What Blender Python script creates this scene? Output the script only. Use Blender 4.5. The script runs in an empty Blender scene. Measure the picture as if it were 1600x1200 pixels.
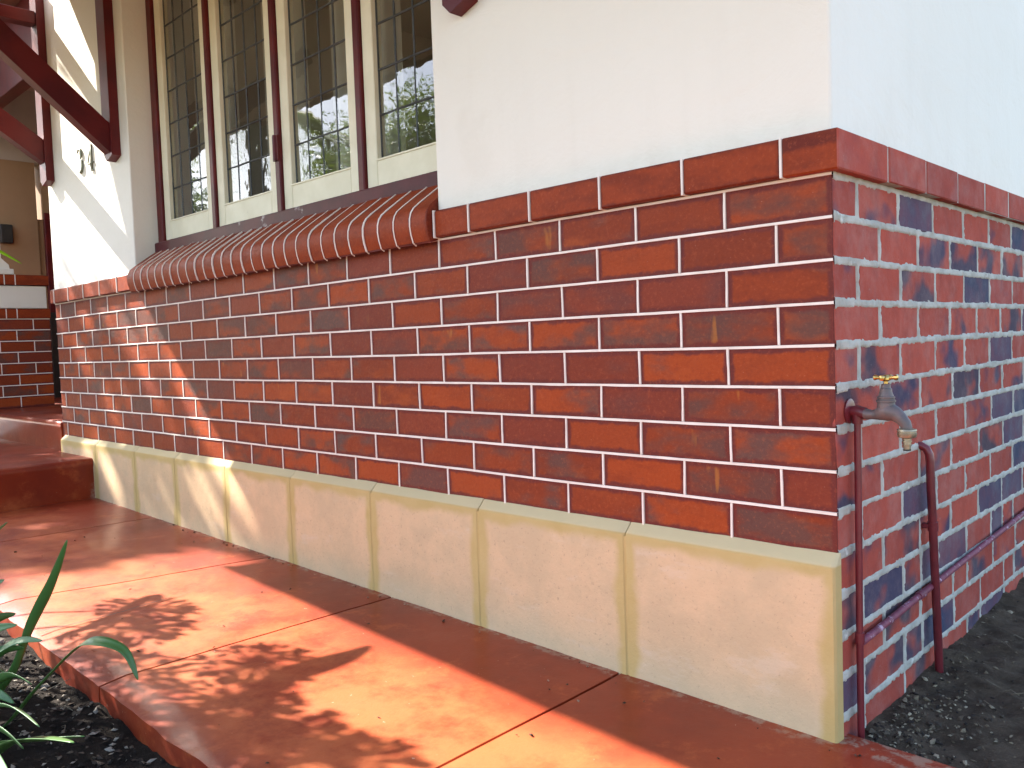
import bpy, bmesh, math, random
from mathutils import Vector, Matrix, noise as mnoise
SC = bpy.context.scene
COL = SC.collection
R = random.Random(7)

# ------------------------------------------------------------------ camera
cam = bpy.data.cameras.new('camera')
camo = bpy.data.objects.new('camera', cam); COL.objects.link(camo)
cam.sensor_width = 36.0; cam.lens = 36.0*1307.03/1600.0
cam.clip_start = 0.02; cam.clip_end = 2000
cr = Vector((0.71514912, 0.69807253, -0.03544684))
cd = Vector((0.00983479, -0.06075727, -0.99810412))
cf = Vector((-0.69890272, 0.71344467, -0.05031591))
M = Matrix.Identity(4)
for i in range(3):
    M[i][0] = cr[i]; M[i][1] = -cd[i]; M[i][2] = -cf[i]
M[0][3], M[1][3], M[2][3] = 0.71387, -1.66325, -0.31379
camo.matrix_world = M
SC.camera = camo

# ------------------------------------------------------------------ sun and sky
SUN = Vector((1.2, 0.36, -1.0)).normalized()          # the way the light travels
elev = math.asin(-SUN.z)
az = math.atan2(-SUN.x, -SUN.y)
w = bpy.data.worlds.new('World'); SC.world = w; w.use_nodes = True
wn = w.node_tree.nodes
sky = wn.new('ShaderNodeTexSky'); sky.sky_type = 'NISHITA'; sky.sun_disc = False
sky.sun_elevation = elev; sky.sun_rotation = az % (2*math.pi)
sky.air_density = 1.0; sky.dust_density = 1.5; sky.ozone_density = 1.0
w.node_tree.links.new(sky.outputs[0], wn['Background'].inputs[0])
wn['Background'].inputs[1].default_value = 0.108
sl = bpy.data.lights.new('sun', 'SUN'); sl.energy = 5.0; sl.angle = math.radians(0.53)
sl.color = (1.0, 0.95, 0.86)
so = bpy.data.objects.new('sun', sl); COL.objects.link(so)
so.rotation_euler = SUN.to_track_quat('-Z', 'Y').to_euler()
SC.view_settings.view_transform = 'Standard'; SC.view_settings.look = 'None'
SC.view_settings.gamma = 1.0; SC.view_settings.use_curve_mapping = False
SC.view_settings.exposure = 2.50
SC.render.engine = 'CYCLES'
SC.cycles.use_denoising = True
SC.cycles.max_bounces = 10; SC.cycles.diffuse_bounces = 5; SC.cycles.transparent_max_bounces = 16
SC.cycles.sample_clamp_indirect = 6.0

# ------------------------------------------------------------------ helpers
class MB:
    def __init__(s): s.v = []; s.f = []
    def add(s, vs, fs):
        n = len(s.v); s.v += [tuple(v) for v in vs]; s.f += [tuple(i+n for i in f) for f in fs]
        return s
    def box(s, x0, x1, y0, y1, z0, z1, c=0.0):
        if c <= 0:
            vs = [(x, y, z) for x in (x0, x1) for y in (y0, y1) for z in (z0, z1)]
            return s.add(vs, [(0,1,3,2),(4,6,7,5),(0,4,5,1),(2,3,7,6),(0,2,6,4),(1,5,7,3)])
        b = bmesh.new()
        bmesh.ops.create_cube(b, size=1.0)
        for v in b.verts:
            v.co = Vector((x0 + (v.co.x+.5)*(x1-x0), y0 + (v.co.y+.5)*(y1-y0), z0 + (v.co.z+.5)*(z1-z0)))
        bmesh.ops.bevel(b, geom=b.edges[:], offset=c, segments=1, affect='EDGES', profile=.5)
        b.verts.ensure_lookup_table(); b.verts.index_update()
        s.add([v.co.copy() for v in b.verts], [[v.index for v in f.verts] for f in b.faces]); b.free()
        return s
    def prism(s, prof, axis, a, b):
        """profile of 2-D points swept along an axis from a to b"""
        n = len(prof)
        def P(p, t):
            return (t, p[0], p[1]) if axis == 'x' else (p[0], t, p[1]) if axis == 'y' else (p[0], p[1], t)
        vs = [P(p, a) for p in prof] + [P(p, b) for p in prof]
        fs = [(i, (i+1) % n, n+(i+1) % n, n+i) for i in range(n)]
        fs += [tuple(range(n-1, -1, -1)), tuple(range(n, 2*n))]
        return s.add(vs, fs)
    def tube(s, pts, rad, seg=10, cap=True, flat=1.0):
        pts = [Vector(p) for p in pts]; n = len(pts)
        if not hasattr(rad, '__len__'): rad = [rad]*n
        t0 = (pts[1]-pts[0]).normalized()
        u = t0.orthogonal().normalized(); base = len(s.v)
        for i, p in enumerate(pts):
            t = (pts[min(i+1, n-1)] - pts[max(i-1, 0)]).normalized()
            u = (u - t*u.dot(t)).normalized(); q = t.cross(u)
            for k in range(seg):
                a = 2*math.pi*k/seg
                s.v.append(tuple(p + (u*math.cos(a)*flat + q*math.sin(a))*rad[i]))
        for i in range(n-1):
            for k in range(seg):
                a = base+i*seg+k; b2 = base+i*seg+(k+1) % seg
                s.f.append((a, b2, b2+seg, a+seg))
        if cap:
            s.f.append(tuple(base+k for k in range(seg-1, -1, -1)))
            s.f.append(tuple(base+(n-1)*seg+k for k in range(seg)))
        return s
    def lathe(s, prof, origin, axis, seg=16):
        """prof: (distance along axis, radius)"""
        o = Vector(origin); ax = Vector(axis).normalized()
        return s.tube([o+ax*d for d, r in prof], [max(r, 1e-4) for d, r in prof], seg)
    def build(s, name, mat, parent=None, smooth=False, recalc=True):
        me = bpy.data.meshes.new(name)
        me.from_pydata(s.v, [], s.f)
        if recalc:
            b = bmesh.new(); b.from_mesh(me); bmesh.ops.recalc_face_normals(b, faces=b.faces[:]); b.to_mesh(me); b.free()
        if mat: me.materials.append(mat)
        if smooth:
            me.polygons.foreach_set('use_smooth', [True]*len(me.polygons))
        return link(name, me, parent)

def link(name, me, parent=None):
    o = bpy.data.objects.new(name, me); COL.objects.link(o)
    if parent: o.parent = parent
    return o
def autosmooth(o, deg=40):
    me = o.data
    b = bmesh.new(); b.from_mesh(me)
    for e in b.edges:
        e.smooth = not (len(e.link_faces) == 2 and e.calc_face_angle(0) > math.radians(deg))
    for f in b.faces: f.smooth = True
    b.to_mesh(me); b.free()
    return o
def empty(name, loc=(0, 0, 0)):
    o = bpy.data.objects.new(name, None); COL.objects.link(o); o.location = loc; o.empty_display_size = .1
    return o
def tag(o, label=None, cat=None, group=None, kind=None):
    if label: o['label'] = label
    if cat: o['category'] = cat
    if group: o['group'] = group
    if kind: o['kind'] = kind
    return o
def fattr(me, name, val):
    a = me.attributes.new(name, 'FLOAT', 'POINT')
    a.data.foreach_set('value', [val]*len(me.vertices))
def fbm(x, y, z=0.0, o=4):
    return mnoise.fractal(Vector((x, y, z)), 1.0, 2.0, o)

# ------------------------------------------------------------------ node helper
class N:
    def __init__(s, name):
        s.m = bpy.data.materials.new(name); s.m.use_nodes = True
        s.t = s.m.node_tree; s.n = s.t.nodes; s.bsdf = s.n['Principled BSDF']; s.out = s.n['Material Output']
    def new(s, typ, **kw):
        x = s.n.new(typ)
        for k, v in kw.items(): setattr(x, k, v)
        return x
    def L(s, a, b): s.t.links.new(a, b)
    def put(s, sock, v):
        if hasattr(v, 'node'): s.L(v, sock)
        elif isinstance(v, (tuple, list)) and len(v) == 3 and sock.type == 'RGBA': sock.default_value = (*v, 1)
        else: sock.default_value = v
    def math(s, op, a, b=None, c=None, clamp=False):
        x = s.new('ShaderNodeMath', operation=op); x.use_clamp = clamp
        s.put(x.inputs[0], a)
        if b is not None: s.put(x.inputs[1], b)
        if c is not None: s.put(x.inputs[2], c)
        return x.outputs[0]
    def ss(s, v, a, b):
        x = s.new('ShaderNodeMapRange'); x.interpolation_type = 'SMOOTHSTEP'
        s.put(x.inputs[0], v); s.put(x.inputs[1], a); s.put(x.inputs[2], b)
        return x.outputs[0]
    def mix(s, f, a, b, blend='MIX'):
        x = s.new('ShaderNodeMix'); x.data_type = 'RGBA'; x.blend_type = blend
        s.put(x.inputs[0], f); s.put(x.inputs[6], a); s.put(x.inputs[7], b)
        return x.outputs[2]
    def noise(s, vec, scale, detail=3, rough=.55, dist=0.0):
        x = s.new('ShaderNodeTexNoise'); x.noise_dimensions = '3D'
        if vec is not None: s.L(vec, x.inputs['Vector'])
        x.inputs['Scale'].default_value = scale; x.inputs['Detail'].default_value = detail
        x.inputs['Roughness'].default_value = rough; x.inputs['Distortion'].default_value = dist
        return x.outputs[0]
    def obj(s): return s.new('ShaderNodeTexCoord').outputs['Object']
    def geo(s): return s.new('ShaderNodeNewGeometry').outputs['Position']
    def rnd(s): return s.new('ShaderNodeObjectInfo').outputs['Random']
    def rnd2(s, k):
        x = s.new('ShaderNodeTexWhiteNoise'); x.noise_dimensions = '1D'
        s.L(s.math('ADD', s.rnd(), k), x.inputs['W']); return x.outputs['Value']
    def offs(s, vec, k=40.0):
        """object coordinates moved by the object's random number"""
        c = s.new('ShaderNodeCombineXYZ'); r = s.rnd()
        s.L(s.math('MULTIPLY', r, k), c.inputs[0]); s.L(s.math('MULTIPLY', r, k*2.3), c.inputs[1]); s.L(s.math('MULTIPLY', r, k*3.7), c.inputs[2])
        a = s.new('ShaderNodeVectorMath', operation='ADD'); s.L(vec, a.inputs[0]); s.L(c.outputs[0], a.inputs[1])
        return a.outputs[0]
    def sep(s, v):
        x = s.new('ShaderNodeSeparateXYZ'); s.L(v, x.inputs[0]); return x.outputs
    def scale(s, v, k):
        a = s.new('ShaderNodeVectorMath', operation='MULTIPLY'); s.L(v, a.inputs[0]); a.inputs[1].default_value = k
        return a.outputs[0]
    def attr(s, name):
        a = s.new('ShaderNodeAttribute'); a.attribute_name = name; return a.outputs['Fac']
    def bump(s, h, strength=.3, dist=.002):
        b = s.new('ShaderNodeBump'); b.inputs['Strength'].default_value = strength; b.inputs['Distance'].default_value = dist
        s.L(h, b.inputs['Height']); s.L(b.outputs[0], s.bsdf.inputs['Normal'])
    def set(s, color=None, rough=None, spec=None, **kw):
        if color is not None: s.put(s.bsdf.inputs['Base Color'], color)
        if rough is not None: s.put(s.bsdf.inputs['Roughness'], rough)
        if spec is not None: s.put(s.bsdf.inputs['Specular IOR Level'], spec)
        for k, v in kw.items(): s.put(s.bsdf.inputs[k], v)
        return s.m

def simple(name, c1, c2, scale=6, rough=.7, bump=.2, bdist=.002, bscale=None, spec=.4, dirt=None, world=True, metallic=0.0):
    n = N(name); v = n.geo() if world else n.offs(n.obj())
    f = n.ss(n.noise(v, scale, 5), .35, .65)
    col = n.mix(f, c1, c2)
    if dirt:
        f2 = n.ss(n.noise(v, dirt[1], 6, .65), dirt[2], dirt[2]+.1); col = n.mix(f2, col, dirt[0])
    n.bump(n.noise(v, bscale or scale*12, 5, .6), bump, bdist)
    return n.set(col, rough, spec, Metallic=metallic)

# ------------------------------------------------------------------ materials
def brick_front_mat(coping=False):
    n = N('tuckpointed brick' if not coping else 'smooth coping brick')
    oc = n.obj(); x, y, z = n.sep(oc)
    hl, hh = n.attr('hl'), n.attr('hh')
    ov = n.offs(oc)
    dx = n.math('SUBTRACT', hl, n.math('ABSOLUTE', x)); dz = n.math('SUBTRACT', hh, n.math('ABSOLUTE', z))
    d = n.math('MINIMUM', dx, dz)
    wob = n.math('SUBTRACT', n.noise(ov, 26, 6, .62), .5)
    dd = n.math('ADD', d, n.math('MULTIPLY', wob, .024))
    inner = n.ss(dd, .0070, .0155)
    r1 = n.rnd2(1.3); r2 = n.rnd2(5.1); r3 = n.rnd2(9.7); r4 = n.rnd2(12.3)
    streak = n.noise(n.scale(ov, (9, 9, 22)), 1.0, 3, .5)
    a = n.mix(r1, (.33, .053, .0115), (.20, .034, .0125))
    a = n.mix(n.math('MULTIPLY', n.ss(streak, .42, .75), .5), a, n.mix(r2, (.16, .026, .012), (.42, .085, .017)))
    # smoky flashed clouds on some bricks only
    cl = n.noise(n.scale(ov, (7, 7, 13)), 1.0, 5, .5)
    thr = n.math('ADD', .64, n.math('MULTIPLY', r3, -.35))
    clm = n.ss(cl, thr, n.math('ADD', thr, .24))
    a = n.mix(n.math('MULTIPLY', clm, .85), a, n.mix(r4, (.092, .062, .055), (.105, .044, .034)))
    # ochre smudges
    oc_m = n.math('MULTIPLY', n.ss(n.noise(n.scale(ov, (26, 20, 6)), 1.0, 2), .66, .74), n.ss(r4, .62, .7))
    a = n.mix(n.math('MULTIPLY', oc_m, .55), a, (.42, .15, .03))
    whole = n.ss(n.rnd2(21.0), .76, .9)                      # a few bricks are maroon all over
    a = n.mix(n.math('MULTIPLY', whole, .65), a, (.16, .032, .022))
    border = n.mix(n.noise(ov, 30, 4), (.16, .030, .022), (.115, .024, .020))
    if coping: inner = n.ss(dd, .001, .011)
    col = n.mix(inner, border, a) if not coping else n.mix(n.ss(streak, .4, .75), n.mix(inner, (.13, .020, .011), (.27, .041, .0105)), (.19, .029, .010))
    grain = n.noise(ov, 110, 6, .72)
    col = n.mix(n.math('MULTIPLY', n.ss(grain, .50, .68), .22), col, (.10, .022, .016))
    col = n.mix(n.math('MULTIPLY', n.ss(grain, .48, .30), .25), col, (.46, .11, .04))
    speck = n.ss(n.noise(ov, 240, 2, .7), .72, .78)
    col = n.mix(n.math('MULTIPLY', speck, .5), col, (.5, .3, .22))
    n.bump(n.math('ADD', n.noise(ov, 150, 5, .7), n.math('MULTIPLY', n.noise(ov, 24, 4), 2.2)), .34, .0026)
    rg = n.math('ADD', .40, n.math('MULTIPLY', n.noise(ov, 40, 3), .24))
    return n.set(col, rg, .12)

def brick_side_mat(flash=True):
    n = N('common flashed brick' if flash else 'side coping brick'); oc = n.obj(); ov = n.offs(oc)
    r1 = n.rnd2(1.3); r3 = n.rnd2(9.7); r4 = n.rnd2(3.3)
    a = n.mix(r1, (.42, .080, .052), (.31, .058, .042))
    a = n.mix(n.math('MULTIPLY', n.ss(n.noise(ov, 20, 5, .6), .4, .75), .5), a, (.23, .055, .045))
    cl = n.noise(n.scale(ov, (7, 7.5, 10)), 1.0, 2, .5)
    thr = n.math('ADD', .77, n.math('MULTIPLY', r3, -.44))
    m = n.ss(cl, thr, n.math('ADD', thr, .2))
    a = n.mix(n.math('MULTIPLY', m, .93 if flash else .12), a, n.mix(r4, (.035, .048, .095), (.055, .05, .065)))
    slate = n.ss(n.rnd2(31.0), .80, .84)
    if flash: a = n.mix(n.math('MULTIPLY', slate, n.math('ADD', .55, n.math('MULTIPLY', n.noise(ov, 16, 3), .6))), a, (.050, .062, .105))
    a = n.mix(n.math('MULTIPLY', n.ss(n.noise(ov, 8, 6, .7), .4, .75), .22), a, (.48, .33, .29))
    wh = n.ss(n.noise(ov, 60, 6, .7), .64, .74)
    a = n.mix(n.math('MULTIPLY', wh, .35), a, (.5, .42, .4))
    n.bump(n.math('ADD', n.noise(ov, 190, 5, .7), n.math('MULTIPLY', n.noise(ov, 25, 4), 2.0)), .5, .003)
    return n.set(a, .85, .1)

def plinth_mat():
    n = N('limewashed plinth render'); oc = n.obj(); x, y, z = n.sep(oc); ov = n.offs(oc)
    dx = n.math('SUBTRACT', n.attr('hl'), n.math('ABSOLUTE', x)); dz = n.math('SUBTRACT', n.attr('hh'), z)
    wob = n.math('MULTIPLY', n.math('SUBTRACT', n.noise(ov, 7, 4), .5), .07)
    dm = n.math('ADD', n.math('MINIMUM', dx, dz), wob)
    inner = n.ss(dm, .016, .042)
    a = n.mix(n.ss(n.noise(ov, 6, 7, .68), .36, .64), (.62, .405, .235), (.53, .365, .215))
    pit = n.ss(n.noise(ov, 105, 5, .75), .58, .68)
    a = n.mix(n.math('MULTIPLY', pit, .62), a, (.33, .22, .13))
    a = n.mix(n.math('MULTIPLY', n.ss(n.noise(ov, 22, 6, .7), .5, .7), .22), a, (.46, .31, .18))
    sc = n.ss(n.noise(n.scale(ov, (3, 3, 9)), 1.6, 6, .7), .56, .7)
    a = n.mix(n.math('MULTIPLY', sc, .28), a, (.64, .50, .38))
    low = n.ss(n.math('ADD', z, n.math('MULTIPLY', wob, 1.4)), -.03, -.17)        # grime kept by the bottom edge
    a = n.mix(n.math('MULTIPLY', low, .4), a, (.5, .43, .29))
    col = n.mix(inner, n.mix(n.noise(ov, 12, 4), (.43, .295, .105), (.52, .37, .165)), a)
    top = n.ss(z, n.math('SUBTRACT', n.attr('hh'), .004), n.attr('hh'))
    col = n.mix(n.math('MULTIPLY', top, .7), col, (.55, .46, .29))
    n.bump(n.math('ADD', n.noise(ov, 120, 6, .7), n.math('MULTIPLY', n.noise(ov, 14, 4), 2.2)), .45, .003)
    return n.set(col, .85, .2)

def path_mat():
    n = N('red paving paint'); v = n.geo()
    f = n.ss(n.noise(v, 2.2, 6, .6), .36, .66)
    col = n.mix(f, (.245, .030, .0078), (.165, .018, .0066))
    worn = n.ss(n.noise(v, 7, 8, .74), .53, .72)
    col = n.mix(n.math('MULTIPLY', worn, .5), col, (.42, .110, .034))
    sp = n.ss(n.noise(v, 46, 5, .75), .66, .75)
    col = n.mix(n.math('MULTIPLY', sp, .6), col, (.10, .020, .012))
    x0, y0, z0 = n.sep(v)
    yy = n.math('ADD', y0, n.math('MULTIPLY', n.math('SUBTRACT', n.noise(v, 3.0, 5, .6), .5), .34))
    sun_band = n.math('MULTIPLY', n.ss(yy, -.23, -.45), n.ss(yy, -.98, -.80))          # paler along the middle, sunlight put into the path colour
    sun_band = n.math('MULTIPLY', sun_band, n.ss(n.noise(v, 5.5, 7, .7), .30, .62))
    sun_band = n.math('MULTIPLY', sun_band, n.ss(z0, -1.0, -1.06))
    col = n.mix(n.math('MULTIPLY', sun_band, .62), col, (.46, .125, .042))
    scuff = n.ss(n.noise(n.scale(v, (14, 3.2, 5)), 1.0, 7, .72), .62, .74)
    col = n.mix(n.math('MULTIPLY', scuff, .35), col, (.42, .13, .05))
    chip = n.ss(n.noise(v, 60, 4, .65), .715, .74)
    col = n.mix(n.math('MULTIPLY', chip, .75), col, (.48, .34, .25))
    x, y, z = n.sep(v)
    by_wall = n.math('MULTIPLY', n.ss(n.math('ADD', y, n.math('MULTIPLY', n.noise(v, 16, 6, .7), .09)), -.02, .012), n.ss(n.noise(v, 30, 5, .7), .45, .6))
    by_wall = n.math('MULTIPLY', by_wall, n.ss(z, -.95, -1.05))
    col = n.mix(n.math('MULTIPLY', by_wall, .6), col, (.32, .24, .17))          # dust and lime caught along the plinth
    n.bump(n.math('ADD', n.math('MULTIPLY', n.noise(v, 11, 5), 1.8), n.noise(v, 90, 5, .65)), .22, .003)
    rg = n.math('ADD', .34, n.math('MULTIPLY', n.noise(v, 6, 5, .65), .30))
    cw = n.math('MULTIPLY', n.math('SUBTRACT', 1.0, n.math('MULTIPLY', worn, .7)), .36)
    return n.set(col, n.math('ADD', rg, .04), .22, **{'Coat Weight': cw, 'Coat Roughness': n.math('ADD', .04, n.math('MULTIPLY', n.noise(v, 13, 5, .7), .16))})

def leaf_mat(name, c1, c2, trans=.35, rough=.35):
    n = N(name); ov = n.offs(n.obj())
    col = n.mix(n.noise(ov, 14, 3), c1, c2)
    col = n.mix(n.math('MULTIPLY', n.rnd(), .4), col, c2)
    n.set(col, rough, .45)
    tr = n.new('ShaderNodeBsdfTranslucent'); n.put(tr.inputs[0], n.mix(.5, col, (.35, .5, .03)))
    mx = n.new('ShaderNodeMixShader'); mx.inputs[0].default_value = trans
    n.L(n.bsdf.outputs[0], mx.inputs[1]); n.L(tr.outputs[0], mx.inputs[2]); n.L(mx.outputs[0], n.out.inputs[0])
    return n.m

def glass_mat():
    n = N('old window glass')
    fr = n.new('ShaderNodeFresnel'); fr.inputs[0].default_value = 2.15
    bf = n.new('ShaderNodeNewGeometry').outputs['Backfacing']
    fac = n.math('MULTIPLY', fr.outputs[0], n.math('SUBTRACT', 1.0, bf))
    tr = n.new('ShaderNodeBsdfTransparent'); tr.inputs[0].default_value = (.87, .87, .84, 1)
    gl = n.new('ShaderNodeBsdfGlossy'); gl.inputs['Roughness'].default_value = .015
    b = n.new('ShaderNodeBump'); b.inputs['Strength'].default_value = .05; b.inputs['Distance'].default_value = .01
    n.L(n.noise(n.geo(), 9, 2), b.inputs['Height'])
    n.L(b.outputs[0], gl.inputs['Normal'])
    mx = n.new('ShaderNodeMixShader'); n.L(fac, mx.inputs[0]); n.L(tr.outputs[0], mx.inputs[1]); n.L(gl.outputs[0], mx.inputs[2])
    n.L(mx.outputs[0], n.out.inputs[0]); return n.m

def soil_mat(name, c1, c2, c3):
    n = N(name); v = n.geo()
    col = n.mix(n.ss(n.noise(v, 14, 7, .7), .35, .65), c1, c2)
    col = n.mix(n.math('MULTIPLY', n.ss(n.noise(v, 85, 4, .7), .6, .7), .7), col, c3)
    n.bump(n.noise(v, 70, 7, .75), .9, .02)
    return n.set(col, .95, .12)

m_front = brick_front_mat(); m_cop = brick_front_mat(True); m_side = brick_side_mat()
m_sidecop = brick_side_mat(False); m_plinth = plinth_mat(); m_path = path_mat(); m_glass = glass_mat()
m_bed = simple('stained bedding mortar', (.17, .03, .022), (.12, .024, .02), 20, .8)
m_point = simple('cream pointing', (.84, .73, .64), (.76, .64, .55), 14, .7, .3, .001, 200)
m_mortar = simple('grey cement mortar', (.50, .47, .41), (.37, .345, .295), 16, .92, .8, .003, 190, .15, dirt=((.60, .57, .51), 16, .6))
def stucco_mat():
    n = N('cream painted stucco'); v = n.geo(); x, y, z = n.sep(v)
    col = n.mix(n.ss(n.noise(v, 1.3, 5), .35, .65), (.80, .73, .63), (.775, .70, .595))
    col = n.mix(n.ss(n.noise(v, 2.6, 6, .65), .58, .68), col, (.77, .695, .59))
    st_ = n.math('MULTIPLY', n.ss(n.noise(n.scale(v, (11, 11, 1.1)), 1.0, 5, .6), .48, .72), n.ss(z, .75, .06))
    col = n.mix(n.math('MULTIPLY', st_, .13), col, (.66, .585, .48))
    gr = n.math('MULTIPLY', n.ss(z, .17, .085), n.ss(n.noise(v, 13, 7, .7), .40, .66))
    col = n.mix(n.math('MULTIPLY', gr, .16), col, (.58, .50, .40))
    tr_ = n.noise(n.scale(v, (3.2, 3.2, 5.5)), 1.0, 6, .62, .8)
    n.bump(n.math('ADD', n.noise(v, 62, 5, .6), n.math('MULTIPLY', tr_, 5.0)), .34, .003)
    return n.set(col, .62, .3)
m_stucco = stucco_mat()
m_cream = simple('cream window paint', (.80, .71, .52), (.74, .65, .46), 9, .5, .2, .001, 60, .4, dirt=((.40, .33, .22), 34, .68))
m_trim = simple('dark red trim paint', (.125, .013, .013), (.085, .010, .012), 7, .38, .18, .0015, 60, .22)
m_trim2 = simple('weathered sill paint', (.095, .011, .015), (.065, .009, .013), 7, .42, .2, .0015, 60, .2, dirt=((.42, .34, .33), 14, .635))
m_lead = simple('lead came', (.035, .035, .034), (.06, .06, .058), 30, .6, .2)
m_edge = m_path
m_soil = soil_mat('dark garden soil', (.012, .009, .007), (.026, .019, .014), (.07, .052, .038))
m_soil2 = soil_mat('sandy side soil', (.072, .050, .033), (.135, .098, .066), (.24, .18, .115))
m_ground = simple('garden ground', (.10, .09, .045), (.16, .13, .08), .7, .95, .6, .02, 9)
m_pipe = simple('red painted pipe', (.16, .018, .024), (.12, .015, .02), 30, .35, .2, .001, 90, .5, dirt=((.5, .36, .42), 90, .70))
m_pipe2 = simple('chalky purple pipe', (.21, .045, .075), (.15, .03, .05), 24, .6, .3, .001, 90, .3, dirt=((.48, .32, .40), 45, .56))
m_brass = simple('bright brass', (.62, .42, .14), (.5, .32, .1), 40, .28, .1, .0005, 60, .5, metallic=1.0)
m_brass_old = simple('tarnished brass', (.36, .31, .22), (.27, .23, .17), 60, .42, .25, .0008, 90, .5, metallic=.85)
m_tap = simple('weathered tap metal', (.16, .105, .095), (.11, .088, .085), 45, .5, .3, .001, 140, .5, dirt=((.26, .25, .26), 50, .62), metallic=.2)
m_digit = simple('aged bronze digits', (.16, .19, .15), (.25, .26, .2), 40, .5, .1, metallic=.3)
m_in = simple('room plaster', (.42, .37, .30), (.34, .30, .24), 1, .9, .1)
m_curt = simple('pale curtain', (.68, .65, .58), (.58, .55, .49), 5, .9, .2)
m_brown = simple('brown porch plaster', (.33, .20, .105), (.28, .17, .09), 2, .8, .1)
m_ceil = simple('porch ceiling paint', (.42, .36, .31), (.38, .32, .28), 2, .8, .1)
m_soffit = simple('tan soffit boards', (.56, .48, .37), (.50, .42, .31), 3, .7, .2)
m_black = simple('black fitting', (.02, .018, .016), (.03, .025, .02), 20, .5, .1)
m_bark = simple('tree bark', (.09, .065, .045), (.15, .11, .08), 9, .9, .8, .01, 30)
m_roof = simple('roof tiles', (.22, .07, .04), (.16, .055, .035), 5, .8, .4)
m_strap = leaf_mat('strap leaf', (.040, .115, .03), (.07, .16, .04), .14, .36)
m_pale = leaf_mat('pale strap leaf', (.085, .17, .075), (.11, .21, .085), .16, .5)
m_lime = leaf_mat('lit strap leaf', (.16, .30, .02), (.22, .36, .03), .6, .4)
m_broad = leaf_mat('broad leaf', (.07, .16, .05), (.11, .22, .08), .35, .5)
m_tree = leaf_mat('tree leaf', (.045, .10, .02), (.08, .14, .03), .35, .45)
m_tree2 = leaf_mat('olive tree leaf', (.07, .11, .03), (.11, .14, .04), .35, .45)
m_flower = simple('dry flower head', (.20, .16, .06), (.14, .15, .05), 30, .8, .2)

# ================================================================== GROUND
C = .086
def pz(x): return -1.155 - .018*x            # the path falls gently to the corner

def sheet(name, x0, x1, y0, y1, nx, ny, zf, mat, kind='structure', label=None):
    vs = []; fs = []
    for j in range(ny+1):
        for i in range(nx+1):
            x = x0 + (x1-x0)*i/nx; y = y0 + (y1-y0)*j/ny
            vs.append((x, y, zf(x, y)))
    for j in range(ny):
        for i in range(nx):
            a = j*(nx+1)+i; fs.append((a, a+1, a+nx+2, a+nx+1))
    m = MB(); m.add(vs, fs); o = m.build(name, mat, None, True, False)
    tag(o, label, kind=kind); return o

sheet('ground', -400, 400, -400, 400, 8, 8, lambda x, y: -1.42, m_ground, label='open garden ground around the house')
def zsoil(x, y):
    e = max(0, min(1, (-.93-y)/.35))
    return -1.19 - .016*x - .02 + .028*fbm(x*3.1, y*3.1, 2.0) + .012*fbm(x*14, y*14, 4.0) + .03*e*fbm(x*1.3, y*1.3, 9)
sheet('garden_soil', -6.5, 1.2, -4.0, -.90, 300, 140, zsoil, m_soil, label='dark mulched garden bed beside the red path')
def zside(x, y):
    near = max(0, 1-x/.22)
    return -1.20 + .026*max(0, y) + .022*fbm(x*4.0, y*4.0, 1.0) + .012*fbm(x*17, y*17, 3.0) + .018*near
sheet('side_soil', -.04, 3.2, .03, 4.2, 190, 250, zside, m_soil2, label='dark sandy soil strip along the side wall')

# ---- path of separate painted slabs
path = empty('path', (0, 0, -1.15)); tag(path, 'glossy red painted path along the front wall', kind='structure')
def slab(xa0, xa1, xb0, xb1, y0, y1, last=False):
    """left edge runs xa0 (at y0) .. xa1 (at y1); right edge xb0 .. xb1"""
    g = .0040; b = bmesh.new(); nx, ny = 14, 14
    top = {}
    for j in range(ny+1):
        for i in range(nx+1):
            t = j/ny; y = y0 + (y1-y0)*t
            l = xa0 + (xa1-xa0)*t + g; r = xb0 + (xb1-xb0)*t - g
            x = l + (r-l)*i/nx
            ye = y
            if j == 0: ye = y + .008*fbm(x*4, 3.0) + .004*fbm(x*17, 5.0)
            z = pz(x) + .0025*fbm(x*3, y*3, 6)
            edge = (i in (0, nx)) or (j == ny)
            if edge: z -= .0025
            if j == 0: z -= .010
            top[i, j] = b.verts.new((x, ye, z))
    for j in range(ny):
        for i in range(nx):
            b.faces.new((top[i, j], top[i+1, j], top[i+1, j+1], top[i, j+1]))
    bot = [top[i, 0] for i in range(nx+1)] + [top[nx, j] for j in range(1, ny+1)] + [top[i, ny] for i in range(nx-1, -1, -1)] + [top[0, j] for j in range(ny-1, 0, -1)]
    low = [b.verts.new((v.co.x, v.co.y - (.004 if abs(v.co.y-y0) < .03 else 0), v.co.z-.15)) for v in bot]
    k = len(bot)
    for i in range(k):
        b.faces.new((bot[(i+1) % k], bot[i], low[i], low[(i+1) % k]))
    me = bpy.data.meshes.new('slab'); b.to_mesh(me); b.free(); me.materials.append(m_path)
    o = link('slab', me, path); o.location = (0, 0, 1.15); autosmooth(o, 50); return o
Y0, Y1 = -.937, -.0
edges = [(-4.13, -4.13), (-3.40, -3.33), (-2.425, -2.225), (-1.482, -1.468), (-.536, -.545), (.42, .42), (1.36, 1.36), (2.3, 2.3)]
for (a0, a1), (b0, b1) in zip(edges[:-1], edges[1:]):
    if a0 > -.6: slab(a0, a1, b0, b1, Y0, .034)
    else: slab(a0, a1, b0, b1, Y0, Y1)
pb = MB(); pb.box(-4.2, 2.3, Y0+.03, -.002, -1.4, -1.20); pb.box(0.002, 2.3, -.002, .03, -1.4, -1.20)
pb.build('slab_bed', m_black, path).location = (0, 0, 1.15)
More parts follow.
